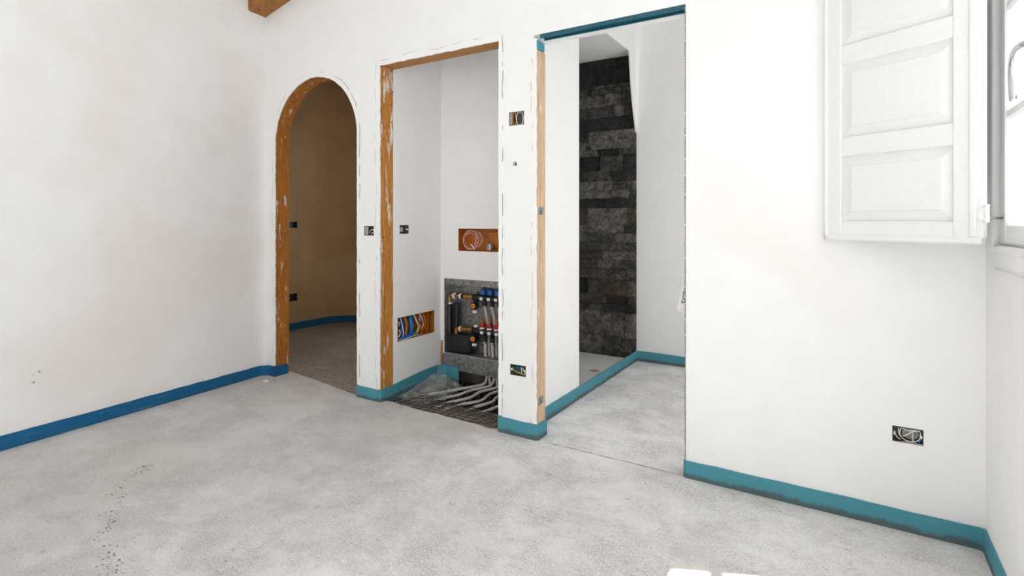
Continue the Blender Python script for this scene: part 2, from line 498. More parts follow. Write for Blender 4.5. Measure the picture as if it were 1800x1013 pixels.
# closet shell
clw = polyslab('wall_closet_side', rect(D+WT, 3.30, -.09, 2.7), [rect(2.697, 2.786, 1.080, 1.140), rect(2.676, 3.058, .356, .517)],
      lambda u, v, d: (ML-d, u, v), .10, M['plaster'])
struct(clw, 'white plaster side wall inside the pipe closet', 'wall')
cbk = polyslab('wall_closet_back', [(ML-.05,.19),(-1.62,.19),(-1.62,2.7),(ML-.05,2.7)],
      [rect(-2.400, -1.98, .951, 1.113), rect(-2.531, -1.70, .195, .746)], lambda u, v, d: (u, CY+d, v), .135, M['plaster'])
struct(cbk, 'shaded plaster back wall of the pipe closet', 'wall')
o = MB().box((ML-.10, CY+.135, -.09), (PX-.02, CY+.165, 2.75)).build('wall_shower_front', M['cavity_shade'])
struct(o, 'wall behind the pipe cabinet, coloured dark for the shade of the cavity', 'wall')
struct(MB().box((ML-.1, D+WT, 2.7), (PX, CY+.165, 2.78)).build('ceiling_closet', M['ceiling']), 'white ceiling of the pipe closet', 'ceiling')

# bathroom side wall, shower header, end wall
o = polyslab('wall_bathroom_side', rect(D+WT, 3.257, -.09, 3.1), [], lambda u, v, d: (PX-d, u, v), .10, M['plaster'])
struct(o, 'white plaster side wall just inside the bathroom doorway', 'wall')
o = polyslab('wall_shower_header', [(3.257,2.545),(4.231,2.545),(4.25,2.43),(4.268,2.321),(4.306,2.162),(4.348,2.038),(4.402,1.90),(4.402,3.1),(3.257,3.1)], [],
      lambda u, v, d: (PX-d, u, v), .012, M['plaster'])
struct(o, 'white plaster header above the shower with a curved haunch', 'wall')
struct(MB().box((PX-.001, BY, -.09), (XR+RT, BY+.12, 3.2)).build('wall_bathroom_end', M['plaster']), 'pale plaster end wall of the bathroom beside the stone', 'wall')
# cove between header and end wall
v = []; f = []; nz, na = 16, 8
for i in range(nz+1):
    z = 1.95 + 1.1*i/nz; rr = .004 + .13*max(0, (z-1.95)/1.1)**1.7
    for k in range(na+1):
        q = math.pi/2*k/na
        v.append((PX + rr*(1-math.cos(q)) - .001, BY - rr*(1-math.sin(q)) + .001, z))
for i in range(nz):
    for k in range(na):
        a = i*(na+1)+k; f.append((a, a+1, a+na+2, a+na+1))
struct(mesh('trim_1', v, f, M['plaster'], smooth=True), 'curved white plaster cove above the shower corner', 'cove')
struct(MB().box((-2.6, 3.26, 2.565), (PX-.013, BY+.02, 2.65)).build('ceiling_shower', M['ceiling']), 'grey shaded ceiling above the stone shower wall', 'ceiling')
struct(MB().box((-1.62, D+WT, 3.05), (XR+RT, BY+.12, 3.15)).build('ceiling_bathroom', M['ceiling']), 'white ceiling of the bathroom', 'ceiling')
o = polyslab('wall_bathroom_window_side', rect(D+WT, BY+.1, -.09, 3.1), [rect(2.95, 4.05, .9, 2.3)], lambda u, v, d: (XR+d, u, v), RT, M['plaster'])
struct(o, 'plaster wall of the bathroom with a window opening, out of sight', 'wall')
portal('portal_bathroom', (XR+RT-.005, 3.5, 1.6), (0, R(90), 0), 1.4, 1.1)
struct(MB().box((-2.60, 3.29, -.09), (-2.48, BY+.12, 2.7)).build('wall_shower_left', M['plaster']), 'plaster wall on the hidden far side of the shower', 'wall')

# hall shell (wall with a rounded far corner)
hall_boxes = [rect(3.642, 3.738, 1.092, 1.158), rect(3.642, 3.738, .308, .388)]
hx = -5.04
o = polyslab('wall_hall', rect(D+WT, 4.02, -.09, 2.8), hall_boxes, lambda u, v, d: (hx-d, u, v), .12, M['plaster_hall_dim'])
struct(o, 'plaster wall of the hall behind the arch, tinted brown for dim light', 'wall')
hp = [(hx, 4.02)] + [(hx+.38*(1-math.cos(R(a))), 4.02+.38*math.sin(R(a))) for a in range(9, 91, 9)] + [(-4.3, 4.40)]
v = []; f = []
for (x, y) in hp: v += [(x, y, -.09), (x, y, 2.8)]
for (x, y) in hp: v += [(x-.1, y+.1, -.09), (x-.1, y+.1, 2.8)]
n = len(hp)
for i in range(n-1): f += [(2*i, 2*i+1, 2*i+3, 2*i+2), (2*n+2*i, 2*n+2*i+2, 2*n+2*i+3, 2*n+2*i+1)]
struct(mesh('wall_hall_curved', v, f, M['plaster_hall_dim'], smooth=True), 'curved plaster wall closing the hall behind the arch, tinted for dim light', 'wall')
o = polyslab('wall_hall_far', rect(-4.32, -2.6, -.09, 2.8), [rect(-4.1, -3.3, .5, 2.2)], lambda u, v, d: (u, 4.40+d, v), .12, M['plaster_hall_dim'])  # hidden opening added to brighten the hall
struct(o, 'tinted plaster far wall of the hall with an unseen opening added to brighten it', 'wall')
portal('portal_hall', (-3.7, 4.51, 1.35), (R(-90), 0, 0), .8, 1.7)
struct(MB().box((-5.6, D+WT, 2.72), (-2.6, 5.3, 2.85)).build('ceiling_hall', M['plaster_hall_dim']), 'ceiling of the hall behind the arch, tinted for dim light', 'ceiling')
struct(MB().box((-2.755, D+WT, -.09), (-2.665, 4.5, 2.8)).build('wall_hall_side', M['plaster_hall_dim']), 'plaster wall between hall and pipe closet', 'wall')
struct(MB().box((-5.2, D-.02, -.09), (-5.05, D+WT+.1, 2.8)).build('wall_hall_end', M['plaster_hall_dim']), 'plaster return wall at the hidden end of the hall', 'wall')

# ------------------------------------------------------------------ perimeter foam strips
def strip(name, path, z0, z1, mat, label, t=FT, wob=.002, closed_ends=True, ztop=None):
    P = []
    for i in range(len(path)-1):
        a = Vector(path[i]); b = Vector(path[i+1]); m = max(1, int((b-a).length/.06))
        for k in range(m): P.append(a + (b-a)*k/m)
    P.append(Vector(path[-1]))
    v = []; f = []
    for i, p in enumerate(P):
        d0 = (p - P[i-1]).normalized() if i else (P[1]-p).normalized()
        d1 = (P[i+1]-p).normalized() if i < len(P)-1 else d0
        n0 = Vector((d0.y, -d0.x)); n1 = Vector((d1.y, -d1.x)); nn = (n0+n1); nn = nn/max(.5, nn.length_squared/2) if nn.length > .2 else n0
        lo = random.uniform(0, wob); hi = random.uniform(-wob, wob)
        zt = z1 if ztop is None else ztop(i/(len(P)-1))
        for (off, z) in ((0, z0), (0, zt+hi), (t, zt+hi-.0015), (t+lo, z0)):
            q = p + nn*off; v.append((q.x, q.y, z))
    for i in range(len(P)-1):
        for k in range(4):
            a = 4*i+k; b = 4*i+(k+1) % 4; f.append((a, b, b+4, a+4))
    f.append((0,3,2,1)); e = 4*(len(P)-1); f.append((e, e+1, e+2, e+3))
    o = mesh(name, v, f, mat)
    return struct(o, label, 'foam strip')
pl = lambda u: (Vector((XL, D, 0)) + LDIR*u).xy
g = .001
strip('baseboard_left', [pl(5.1)+Vector((g,0)), pl(.05)+Vector((g,-.0)), (XL+.02, D-.022), (XL+.05, D-g), (AL-.02, D-g), (AL+.004, D-.004), (AL+g, D+.02), (AL+g, D+.10)], 0, .075, M['foam_blue'],
      'bright blue foam edge strip along the left wall to the arch')
strip('baseboard_pillar', [(AR-g, D+.10), (AR-.001, D+.004), (AR+.006, D-g), (ML-.006, D-g), (ML+g, D+.006), (ML+g, D+WT+.01), (ML+g, 2.9), (ML+g, 3.08), (ML+.03, CY-.012), (ML+.06, CY-g), (-2.39, CY-.004)], -.03, .080, M['foam_teal'],
      'teal foam edge strip wrapping the narrow pillar into the pipe closet', ztop=lambda s: .075 if s < .33 else .075+.035*min(1, (s-.33)/.4))
strip('baseboard_middle', [(MR-g, D+.09), (MR-.001, D+.005), (MR+.006, D-g), (BL-.006, D-g), (BL+g, D+.006), (BL+g, D+.10)], 0, .083, M['foam_teal'],
      'teal foam edge strip around the pier between closet and bathroom')
strip('baseboard_bathroom', [(PX+g, D+WT), (PX+g, 3.2), (PX+g, BY-.03), (PX+.008, BY-.008), (PX+.03, BY-g), (XR-.01, BY-g)], 0, .082, M['foam_teal'],
      'teal foam edge strip along the bathroom side and shower edge')
strip('baseboard_right', [(BR-g, D+.09), (BR-.001, D+.005), (BR+.008, D-g), (XR-.02, D-g), (XR-.005, D-.006), (XR-g, D-.025), (XR-g, REAR+.05)], 0, .077, M['foam_teal'],
      'teal foam edge strip along the right part of the partition')
strip('baseboard_hall', [(hx+g, D+.2), (hx+g, 4.02)] + [(p[0]+g, p[1]-g) for p in hp[1:]], 0, .075, M['foam_blue'], 'dark blue foam edge strip at the foot of the hall wall')

# ------------------------------------------------------------------ wooden sub frames and trims
d1 = empty('door_1', ((AL+AR)/2, D, 0), 'orange brown wooden lining of the arched opening', 'door frame', kind='structure')
cx = (AL+AR)/2
for sgn in (-1, 1):
    x0 = cx + sgn*AR_; x1 = cx + sgn*(AR_+LIN-.001)
    for (za, zb) in ((.002, 1.073), (1.076, AZ)):
        MB().box((min(x0,x1), D+.002, za), (max(x0,x1), D+WT+.003, zb), ch=.001).build('jamb_board', M['wood_arch'], d1)
ns = 7
for k in range(ns):
    a0 = math.pi*k/ns+.003; a1 = math.pi*(k+1)/ns-.003; v = []; f = []; m = 5
    for i in range(m+1):
        a = a0+(a1-a0)*i/m; dr = random.uniform(-.0006,.0006)
        for (r, y) in ((AR_+dr, D+.002), (AR_+LIN-.001, D+.002), (AR_+LIN-.001, D+WT+.003), (AR_+dr, D+WT+.003)):
            v.append((cx+r*math.cos(a), y, AZ+r*math.sin(a)))
    for i in range(m):
        for q in range(4): f.append((4*i+q, 4*i+(q+1)%4, 4*i+4+(q+1)%4, 4*i+4+q))
    f += [(0,3,2,1), (4*m,4*m+1,4*m+2,4*m+3)]
    mesh('arch_board', v, f, M['wood_arch'], d1)
# inner rib of the arch lining
v = []; f = []; m = 30
for i in range(m+1):
    a = math.pi*i/m
    for (r, y) in ((AR_-.006, D+.066), (AR_, D+.066), (AR_, D+.082), (AR_-.006, D+.082)):
        v.append((cx+r*math.cos(a), y, AZ+r*math.sin(a)))
for i in range(m):
    for q in range(4): f.append((4*i+q, 4*i+(q+1)%4, 4*i+4+(q+1)%4, 4*i+4+q))
f += [(0,3,2,1), (4*m,4*m+1,4*m+2,4*m+3)]
mesh('arch_rib', v, f, M['wood_arch'], d1)

d2 = empty('door_2', ((ML+MR)/2, D, 0), 'orange wooden lining of the middle closet opening', 'door frame', kind='structure')
MB().box((ML-LIN+.001, D+.002, .01), (ML, D+WT+.003, MZ), ch=.0012).build('jamb', M['wood_orange'], d2)
MB().box((MR, D+.002, .01), (MR+LIN-.001, D+WT+.003, MZ), ch=.0012).build('jamb', M['wood_orange'], d2)
MB().box((ML-LIN+.001, D+.002, MZ), (MR+LIN-.001, D+WT+.003, MZ+LIN-.001), ch=.0012).build('head_board', M['wood_head'], d2)
nl = MB().cyl((ML-.004, D+.092, 2.006), (ML+.026, D+.085, 2.012), .0018, n=6)
nl.lathe((ML+.026, D+.085, 2.012), (.003, -.0006, .0006), [(.001,0),(.0045,.4),(.0045,1)], 8)
nl.build('nail', M['steel'], d2)['label'] = 'bent nail sticking out of the jamb'
for (y, z) in ((.03,2.10),(.09,1.93),(.035,1.70),(.03,1.06),(.035,.99),(.08,1.30)):
    MB().lathe((ML-.0006, D+y, z), (.0012,0,0), [(.0045,0),(.0045,1)], 8).build('nail_hole', M['dark_hole'], d2)

d3 = empty('door_3', ((BL+BR)/2, D, 0), 'pale pine post and teal head track of the pocket door frame', 'door frame', kind='structure')
MB().box((BL-LIN+.001, D+.002, .01), (BL, D+.098, 2.085), ch=.001).build('post', M['wood_pine'], d3)['label'] = 'pale pine jamb post'
MB().box((BL-LIN+.001, D+.001, 2.088), (BL+.004, D+.085, BZ-.006), ch=.002).build('head_bracket', M['foam_teal'], d3)
tk = MB().box((BL+.02, D+.002, BZ), (BR-.001, D+.012, BZ+LIN-.002)).box((BL+.02, D+.05, BZ), (BR-.001, D+.060, BZ+LIN-.002)).box((BL+.02, D+.012, BZ+.010), (BR-.001, D+.05, BZ+LIN-.001))
tk.build('head_track', M['track'], d3)['label'] = 'teal metal head track'
MB().box((BL-LIN+.001, D+.061, BZ), (BR-.001, D+WT, BZ+LIN-.001)).build('head_board', M['white_paint'], d3)
for z in (1.203, .180):
    c = MB().box((BL-.001, D+.022, z-.002), (BL+.003, D+.074, z+.040), ch=.001).box((BL+.003, D+.040, z+.006), (BL+.007, D+.056, z+.030), ch=.001).build('strike_plate', M['galv'], d3)
    c['label'] = 'small metal plate on the post'
# plaster bead at the right edge of the bathroom opening
bd = MB()
z = .085
while z < BZ:
    l = random.uniform(.02, .08); bd.box((BR-.0025-random.uniform(0,.002), D-.0015, z), (BR+.001, D+.05, min(BZ+.01, z+l*.92))); z += l
o = bd.build('trim_2', M['crack']); struct(o, 'thin dust-covered metal corner bead on the right edge of the bathroom opening', 'corner bead')

# raised plaster borders round the openings
def border(name, path, w, label, wob=.008, crack=.6):
    """path: (x,z) polyline of the opening edge; w: width outwards (left of travel)"""
    P = [Vector(p) for p in path]; Q = []
    for i in range(len(P)-1):
        m = max(1, int((P[i+1]-P[i]).length/.025))
        for k in range(m): Q.append(P[i]+(P[i+1]-P[i])*k/m)
    Q.append(P[-1]); v = []; f = []; out = []
    ph = random.uniform(0, 6)
    for i, p in enumerate(Q):
        d0 = (p-Q[i-1]).normalized() if i else (Q[1]-p).normalized(); d1_ = (Q[i+1]-p).normalized() if i < len(Q)-1 else d0
        n0 = Vector((-d0.y, d0.x)); n1 = Vector((-d1_.y, d1_.x)); nn = n0+n1; nn = nn/max(.5, nn.length_squared/2)
        ww = w + wob*(.7*math.sin(i*.37+ph)+.5*math.sin(i*1.13+ph*2)) + random.uniform(-.3,.3)*wob
        e = p + nn*ww; a = p - nn*random.uniform(-.001,.003)
        for (q, y) in ((a, D+.004), (a, D-.0035), (e, D-.0030), (e+nn*.001, D+.001)): v.append((q.x, y, q.y))
        out.append((e, nn))
    for i in range(len(Q)-1):
        for k in range(3): f.append((4*i+k, 4*i+k+1, 4*i+k+5, 4*i+k+4))
    o = mesh(name, v, f, M['plaster_fresh']); struct(o, label, 'plaster border')
    mb = MB(); i = 0
    while i < len(out)-2:
        if random.random() < crack:
            m = random.randint(1, 6)
            for j in range(i, min(i+m, len(out)-1)):
                (e0, n0), (e1, n1) = out[j], out[j+1]; t0 = random.uniform(.0004, .0019)
                vv = [(e0.x, D-.0036, e0.y), (e1.x, D-.0036, e1.y), (e1.x+n1.x*t0, D-.0036, e1.y+n1.y*t0), (e0.x+n0.x*t0, D-.0036, e0.y+n0.y*t0)]
                vv += [(a, D+.001, c) for (a, b, c) in vv]
                mb.add(vv, [(0,1,2,3),(7,6,5,4),(0,4,5,1),(1,5,6,2),(2,6,7,3),(3,7,4,0)])
            i += m
        i += random.randint(1, 4)
    if mb.v: mb.build('crack', M['crack'], o)['label'] = 'thin dark plaster crack'
    return o
ac = [(AL, .08)] + [(cx+AR_*math.cos(math.pi-math.pi*i/40), AZ+AR_*math.sin(math.pi*i/40)) for i in range(41)]
border('trim_3', ac, .030, 'bright fresh plaster edge round the arch', .006)
border('trim_4', [(AR, AZ), (AR, .08)], .023, 'thin plaster edge on the right side of the arch', .002, .5)
border('trim_5', [(ML, .08), (ML, MZ), (MR, MZ)], .034, 'fresh plaster edge left of and above the middle opening', .007)
border('trim_8', [(MR, MZ+.03), (MR, .09)], .024, 'narrow plaster edge on the right of the middle opening', .003, .85)
border('trim_6', [(BL-.001, .085), (BL-.001, BZ)], .026, 'fresh plaster edge beside the pale pine post', .006, .7)

# ------------------------------------------------------------------ rafter
rb = MB()
x0, x1 = XL-.12, XL+2.6
def zr(x): return 2.719 + (x-XL)*SL
rv = []
for x in (x0, x1):
    for (y, dz) in ((D-.002, 0), (D-.002, .21), (D-.150, .21), (D-.150, .012), (D-.138, 0)): rv.append((x, y, zr(x)+dz))
rb.add(rv, [(0,1,2,3,4), (9,8,7,6,5), (0,5,6,1), (1,6,7,2), (2,7,8,3), (3,8,9,4), (4,9,5,0)])
o = rb.build('roof_beam', M['wood_beam']); tag(o, 'brown wooden roof beam sloping up from the left corner along the partition', 'beam')

# ------------------------------------------------------------------ window in the right wall
w1 = empty('window_1', (XR, (WY0+WY1)/2, WZ0), 'white painted casement window in the right wall', 'window', kind='structure')
wp = M['white_paint']
for (a, b, c, d_) in ((WY1-.005, WY1+.045, WZ0-.012, WZ1+.05), (WY0-.045, WY0+.005, WZ0-.012, WZ1+.05)):
    MB().box((XR-.014, a, c), (XR+.06, b, d_), ch=.004).build('casing', wp, w1)
MB().box((XR-.014, WY0-.045, WZ1), (XR+.06, WY1+.045, WZ1+.05), ch=.004).build('casing', wp, w1)
MB().box((XR-.012, WY0-.045, WZ0-.020), (XR+.10, WY1+.045, WZ0+.003), ch=.004).build('bottom_frame', wp, w1)
ms = (WY0+WY1)/2
def sash(y0, y1):
    s = empty('sash', (XR, (y0+y1)/2, WZ0+.006), parent=w1)
    st = .075
    for (a, b) in ((y0+.002, y0+st), (y1-st, y1-.002)):
        MB().box((XR+.004, a, WZ0+.006), (XR+.050, b, WZ1-.003), ch=.005).build('stile', wp, s)
    for (a, b) in ((WZ0+.006, WZ0+.075), (1.485, 1.520), (1.825, 1.860), (WZ1-.075, WZ1-.003)):
        MB().box((XR+.006, y0+st, a), (XR+.048, y1-st, b), ch=.008).build('rail', wp, s)
    MB().box((XR+.025, y0+st-.005, WZ0+.07), (XR+.029, y1-st+.005, WZ1-.07)).build('pane', M['glass'], s)
    return s
s1 = sash(ms, WY1-.010); s2 = sash(WY0+.010, ms)
for (a, b) in ((WY1-.010, WY1-.008), (ms-.001, ms+.001)):
    MB().box((XR+.010, a, WZ0+.01), (XR+.04, b, WZ1-.01)).build('gap_shade', M['gap_shade'], w1)  # dark strip paints the shaded gap between sash parts
# handle on the sash
hY = 1.80
hd = MB().lathe((XR+.006, hY-.03, 1.60), (-.012, 0, 0), [(.019,0),(.019,.7),(.015,1)], 14)
hd.tube([(XR-.002, hY-.03, 1.60), (XR-.035, hY-.03, 1.60), (XR-.053, hY-.015, 1.601), (XR-.057, hY+.03, 1.597), (XR-.057, hY+.058, 1.575), (XR-.057, hY+.064, 1.54), (XR-.057, hY+.058, 1.50), (XR-.056, hY+.056, 1.478)], .0085, 10, 6)
o = hd.build('handle', M['chrome'], w1, smooth=True); o['label'] = 'satin metal lever handle'
# sill moulding below the window
o = MB().box((XR-.004, WY0-.05, .990), (XR+.002, WY1+.008, 1.002), ch=.0015).box((XR-.010, WY0-.05, 1.002), (XR+.002, WY1+.010, 1.012), ch=.002).build('trim_7', wp)
struct(o, 'narrow white moulding line below the window', 'moulding')

# ------------------------------------------------------------------ shutter leaf, half folded back
S0 = Vector((-.077, 2.500)); SD = Vector((math.cos(R(30)), -math.sin(R(30)))); SN = Vector((-SD.y*-1, 0))
SN = Vector((-math.sin(R(30)), -math.cos(R(30))))      # towards the room
def frS(u, d, z):
    p = S0 + SD*u + SN*d; return (p.x, p.y, z)
def sbox(lo, hi, name, mat, parent, ch=.003):
    return MB().box(lo, hi, frS, ch).build(name, mat, parent)
sh = empty('window_shutter', frS(.26, 0, 1.093), 'white panelled wooden window shutter half folded against the partition', 'shutter')
SZ0, SZ1 = 1.093, 2.285; SLN = .514
sbox((.012, -.022, SZ0+.02), (.068, .008, SZ1), 'stile', wp, sh)
sbox((.433, -.022, SZ0+.02), (SLN, .008, SZ1), 'stile', wp, sh)
sbox((.478, .006, SZ0+.025), (.496, .014, SZ1-.02), 'bead', wp, sh, .005)
sbox((0, -.026, SZ0+.0), (.018, .013, SZ1), 'edge_moulding', wp, sh, .006)
sbox((0, -.026, SZ0), (SLN-.004, .013, SZ0+.026), 'edge_moulding', wp, sh, .006)
rails = [(SZ0+.02, 1.167), (1.419, 1.492), (1.774, 1.848), (2.13, SZ1)]
for (a, b) in rails: sbox((.066, -.020, a), (.435, .006, b), 'rail', wp, sh, .003)
for (a, b) in ((1.167, 1.419), (1.492, 1.774), (1.848, 2.13)):
    # raised and fielded panel
    v = []; f = []
    rings = [(.066, a, .435, b, -.010), (.070, a+.004, .431, b-.004, -.010), (.104, a+.038, .401, b-.038, .0005), (.1065, a+.0405, .3985, b-.0405, .0045)]
    for (u0, z0, u1, z1, d_) in rings:
        v += [frS(u0, d_, z0), frS(u1, d_, z0), frS(u1, d_, z1), frS(u0, d_, z1)]
    for i in range(3):
        for k in range(4): f.append((4*i+k, 4*i+(k+1)%4, 4*i+4+(k+1)%4, 4*i+4+k))
    f.append((12,13,14,15))
    v += [frS(.066, -.018, a), frS(.435, -.018, a), frS(.435, -.018, b), frS(.066, -.018, b)]
    f.append((19,18,17,16)); f += [(0, 16, 17, 1), (1, 17, 18, 2), (2, 18, 19, 3), (3, 19, 16, 0)]
    mesh('panel', v, f, wp, sh)
for z in (1.19, 2.14):
    p = frS(SLN+.008, .006, z-.026)
    hg = MB().cyl(p, (p[0], p[1], z+.026), .0075, n=10).box((SLN-.012, -.001, z-.022), (SLN+.006, .011, z+.022), frS)
    hg.lathe((p[0], p[1], z+.026), (0,0,.006), [(.009,0),(.009,.6),(.004,1)], 10)
    h = hg.build('hinge', M['white_plastic'], sh, smooth=False); h['label'] = 'white painted hinge'
    MB().cyl((p[0], p[1], z-.012), (XR+.005, p[1]+.06, z-.012), .004, n=8).build('hinge_pin', M['galv'], h)

# ------------------------------------------------------------------ wall boxes
def wbox(name, fr, w, h, dep, mat, label, group=None, lugs=True, cat='wall box', lugmat=None):
    """fr(u, v, d): u right, v up, d into the wall, origin at the box corner"""
    base = fr(w/2, 0, 0); t = empty(name, base, label, cat, group)
    e = .0008; k = .003
    b = MB()
    b.box((e, e, dep-k), (w-e, h-e, dep), fr)
    b.box((e, e, .001), (w-e, k, dep-k), fr).box((e, h-k, .001), (w-e, h-e, dep-k), fr)
    b.box((e, k, .001), (k, h-k, dep-k), fr).box((w-k, k, .001), (w-e, h-k, dep-k), fr)
    b.build('body', mat, t)
    if lugs:
        for u in (.003, w-.011):
            MB().box((u, h/2-.006, .003), (u+.008, h/2+.006, .022), fr, .002).build('screw_lug', lugmat or M['white_plastic'], t)
    return t
def wire(t, fr, pts, mat, r=.0016, parent=None):
    return MB().tube([fr(*p) for p in pts], r, 6, 6).build('wire', mat, t, smooth=True)
def loop(cu, cv, ru, rv, d, a0=0, a1=330, n=10, tilt=0.0):
    return [(cu+ru*math.cos(R(a0+(a1-a0)*i/n)), cv+rv*math.sin(R(a0+(a1-a0)*i/n)), d+tilt*math.sin(R(a0+(a1-a0)*i/n))) for i in range(n+1)]
def frW(b): return lambda u, v, d: (b[0]+u, D+d, b[2]+v)

f_ = frW(BOX['upper']); t = wbox('wall_box', f_, .096, .074, .045, M['grey_plastic'], 'upper open wall box with brown wires on the pier beside the pine post', 'open wall boxes')
wire(t, f_, loop(.026, .037, .010, .036, .014), M['wire_orange'], .003)
wire(t, f_, loop(.054, .036, .012, .035, .010, 60, 300), M['wire_white'], .0026)
wire(t, f_, loop(.066, .038, .016, .034, .014, -80, 100), M['wire_white'], .0026)
wire(t, f_, loop(.068, .040, .022, .034, .020, -90, 120), M['wire_orange'], .0036)
MB().box((.003,.004,.002),(.016,.07,.012), f_, .002).build('side_plate', M['pale_plastic'], t)
f_ = frW(BOX['lower']); t = wbox('wall_box', f_, .100, .060, .045, M['grey_plastic'], 'lower open wall box with a white wire on the pier above the teal strip', 'open wall boxes')
wire(t, f_, [(.008,.034,.006),(.03,.022,.004),(.06,.015,.004),(.092,.010,.006)], M['wire_green'], .0022)
wire(t, f_, [(.060,.045,.014),(.075,.042,.008),(.088,.025,.006),(.094,.012,.01)], M['wire_white'], .002)
wire(t, f_, [(.062,.044,.014),(.068,.03,.008),(.068,.016,.008)], M['wire_white'], .002)
MB().box((.020,.034,.012),(.058,.050,.030), f_, .005).build('connector', M['track'], t)
f_ = frW(BOX['pillar']); t = wbox('wall_box', f_, .090, .063, .045, M['grey_plastic'], 'small open wall box with looped white wires on the narrow pillar', 'open wall boxes')
MB().box((.003,.004,.002),(.036,.058,.006), f_, .002).build('side_plate', M['pale_plastic'], t)
wire(t, f_, loop(.068, .020, .022, .020, .008, 20, 200), M['wire_white'], .002)
wire(t, f_, loop(.078, .004, .016, .016, .006, 20, 170), M['wire_white'], .002)
f_ = frW(BOX['right']); t = wbox('wall_box', f_, .096, .060, .045, M['grey_plastic'], 'open wall box with coiled pale wires near the right corner', 'open wall boxes')
wire(t, f_, loop(.056, .036, .032, .031, .008, 140, 400, 12), M['wire_white'], .0017)
wire(t, f_, loop(.054, .040, .034, .034, .012, 160, 300, 8), M['wire_white'], .0014)
wire(t, f_, [(.030,.056,.006),(.042,.048,.004),(.056,.048,.004),(.074,.052,.008)], M['wire_white'], .0018)
wire(t, f_, [(.033,.024,.004),(.046,.032,.003),(.060,.044,.004),(.082,.050,.008),(.088,.042,.01)], M['wire_white'], .0018)
wire(t, f_, [(.062,.046,.004),(.064,.032,.003),(.063,.010,.005)], M['wire_white'], .0014)
wire(t, f_, [(.082,.010,.006),(.090,.025,.010),(.086,.048,.014)], M['wire_blue'], .003)
wire(t, f_, [(.010,.026,.006),(.016,.016,.005),(.026,.010,.006)], M['wire_white'], .0015)
MB().lathe(f_(.058,.032,.030), Vector(f_(.058,.032,.040))-Vector(f_(.058,.032,.030)), [(.026,0),(.026,1)], 16).build('connector', M['pale_plastic'], t)
MB().box((.028,.001,.0005),(.094,.005,.006), f_, .001).build('front_edge', M['pale_plastic'], t)

frCS = lambda u, v, d: (ML-d, 2.697+u, 1.080+v)
t = wbox('wall_box', frCS, .089, .060, .045, M['grey_plastic'], 'small open wall box on the closet side wall above the wiring box', 'open wall boxes')
MB().box((.022,.012,.018),(.062,.048,.034), frCS, .006).build('connector', M['pale_plastic'], t)
wire(t, frCS, [(.03,.05,.012),(.022,.035,.008),(.026,.012,.01)], M['wire_white'], .002)
for (zb, h, lab) in ((1.092, .066, 'upper dark wall box on the brown-tinted hall wall seen through the arch'), (.308, .080, 'lower dark wall box on the brown-tinted hall wall seen through the arch')):
    fh_ = lambda u, v, d, zb=zb: (hx-d, 3.642+u, zb+v)
    t = wbox('wall_box', fh_, .096, h, .045, M['black_plastic'], lab, 'open wall boxes', lugmat=M['grey_plastic'])
    wire(t, fh_, loop(.05, h/2, .025, .02, .012), M['grey_plastic'], .002)

# large orange wiring box on the closet side wall
frJ = lambda u, v, d: (ML-d, 2.676+u, .356+v)
jw, jh = .382, .161
t = wbox('junction_box', frJ, jw, jh, .07, M['brown_plastic'], 'long orange brown junction box full of coloured wires on the closet side wall', 'junction box', lugs=False)
for u in (.27, .325): MB().box((u, .004, .012), (u+.004, jh-.004, .066), frJ).build('divider', M['orange_plastic'], t)
MB().box((.335, .075, .02), (.378, .080, .066), frJ).build('divider', M['orange_plastic'], t)
for k, (pts, m_, r) in enumerate([
    ([(.150,.155,.03),(.142,.12,.012),(.150,.07,.010),(.152,.02,.03)], 'wire_blue', .015),
    ([(.060,.150,.04),(.068,.10,.02),(.060,.06,.02),(.085,.03,.025),(.15,.018,.03)], 'wire_blue', .012),
    ([(.035,.02,.02),(.08,.012,.012),(.14,.02,.012),(.20,.03,.02)], 'wire_blue', .008),
    ([(.050,.150,.02),(.052,.11,.010),(.066,.06,.008),(.07,.02,.02)], 'wire_white', .003),
    ([(.190,.155,.02),(.205,.11,.008),(.225,.07,.006),(.215,.03,.012),(.17,.012,.02)], 'wire_green', .004),
    ([(.180,.155,.02),(.195,.11,.010),(.215,.07,.008),(.205,.03,.012)], 'wire_white', .003),
    ([(.235,.155,.02),(.225,.12,.010),(.232,.08,.010),(.236,.04,.02)], 'wire_red', .004),
    ([(.245,.155,.02),(.236,.12,.010),(.226,.08,.010)], 'wire_rose', .003),
    ([(.245,.155,.02),(.258,.12,.010),(.270,.07,.010),(.262,.04,.02)], 'wire_rose', .003),
    ([(.250,.140,.03),(.250,.115,.02),(.246,.095,.02)], 'wire_blue', .010),
    ([(.240,.085,.03),(.250,.065,.02),(.262,.050,.02)], 'wire_orange', .010),
    ([(.275,.155,.02),(.285,.12,.010),(.292,.08,.010),(.288,.04,.02)], 'wire_orange', .004),
    ([(.004,.125,.02),(.018,.128,.006),(.028,.115,.008),(.034,.10,.02)], 'wire_white', .003),
    ([(.006,.02,.02),(.020,.035,.006),(.034,.055,.008),(.036,.075,.02)], 'wire_rose', .004),
    ([(.012,.008,.02),(.07,.004,.006),(.15,.010,.006),(.24,.008,.012)], 'wire_white', .003),
    ([(.10,.155,.03),(.108,.10,.02),(.104,.05,.02),(.11,.02,.03)], 'brown_plastic', .012)]):
    wire(t, frJ, pts, M[m_], r)
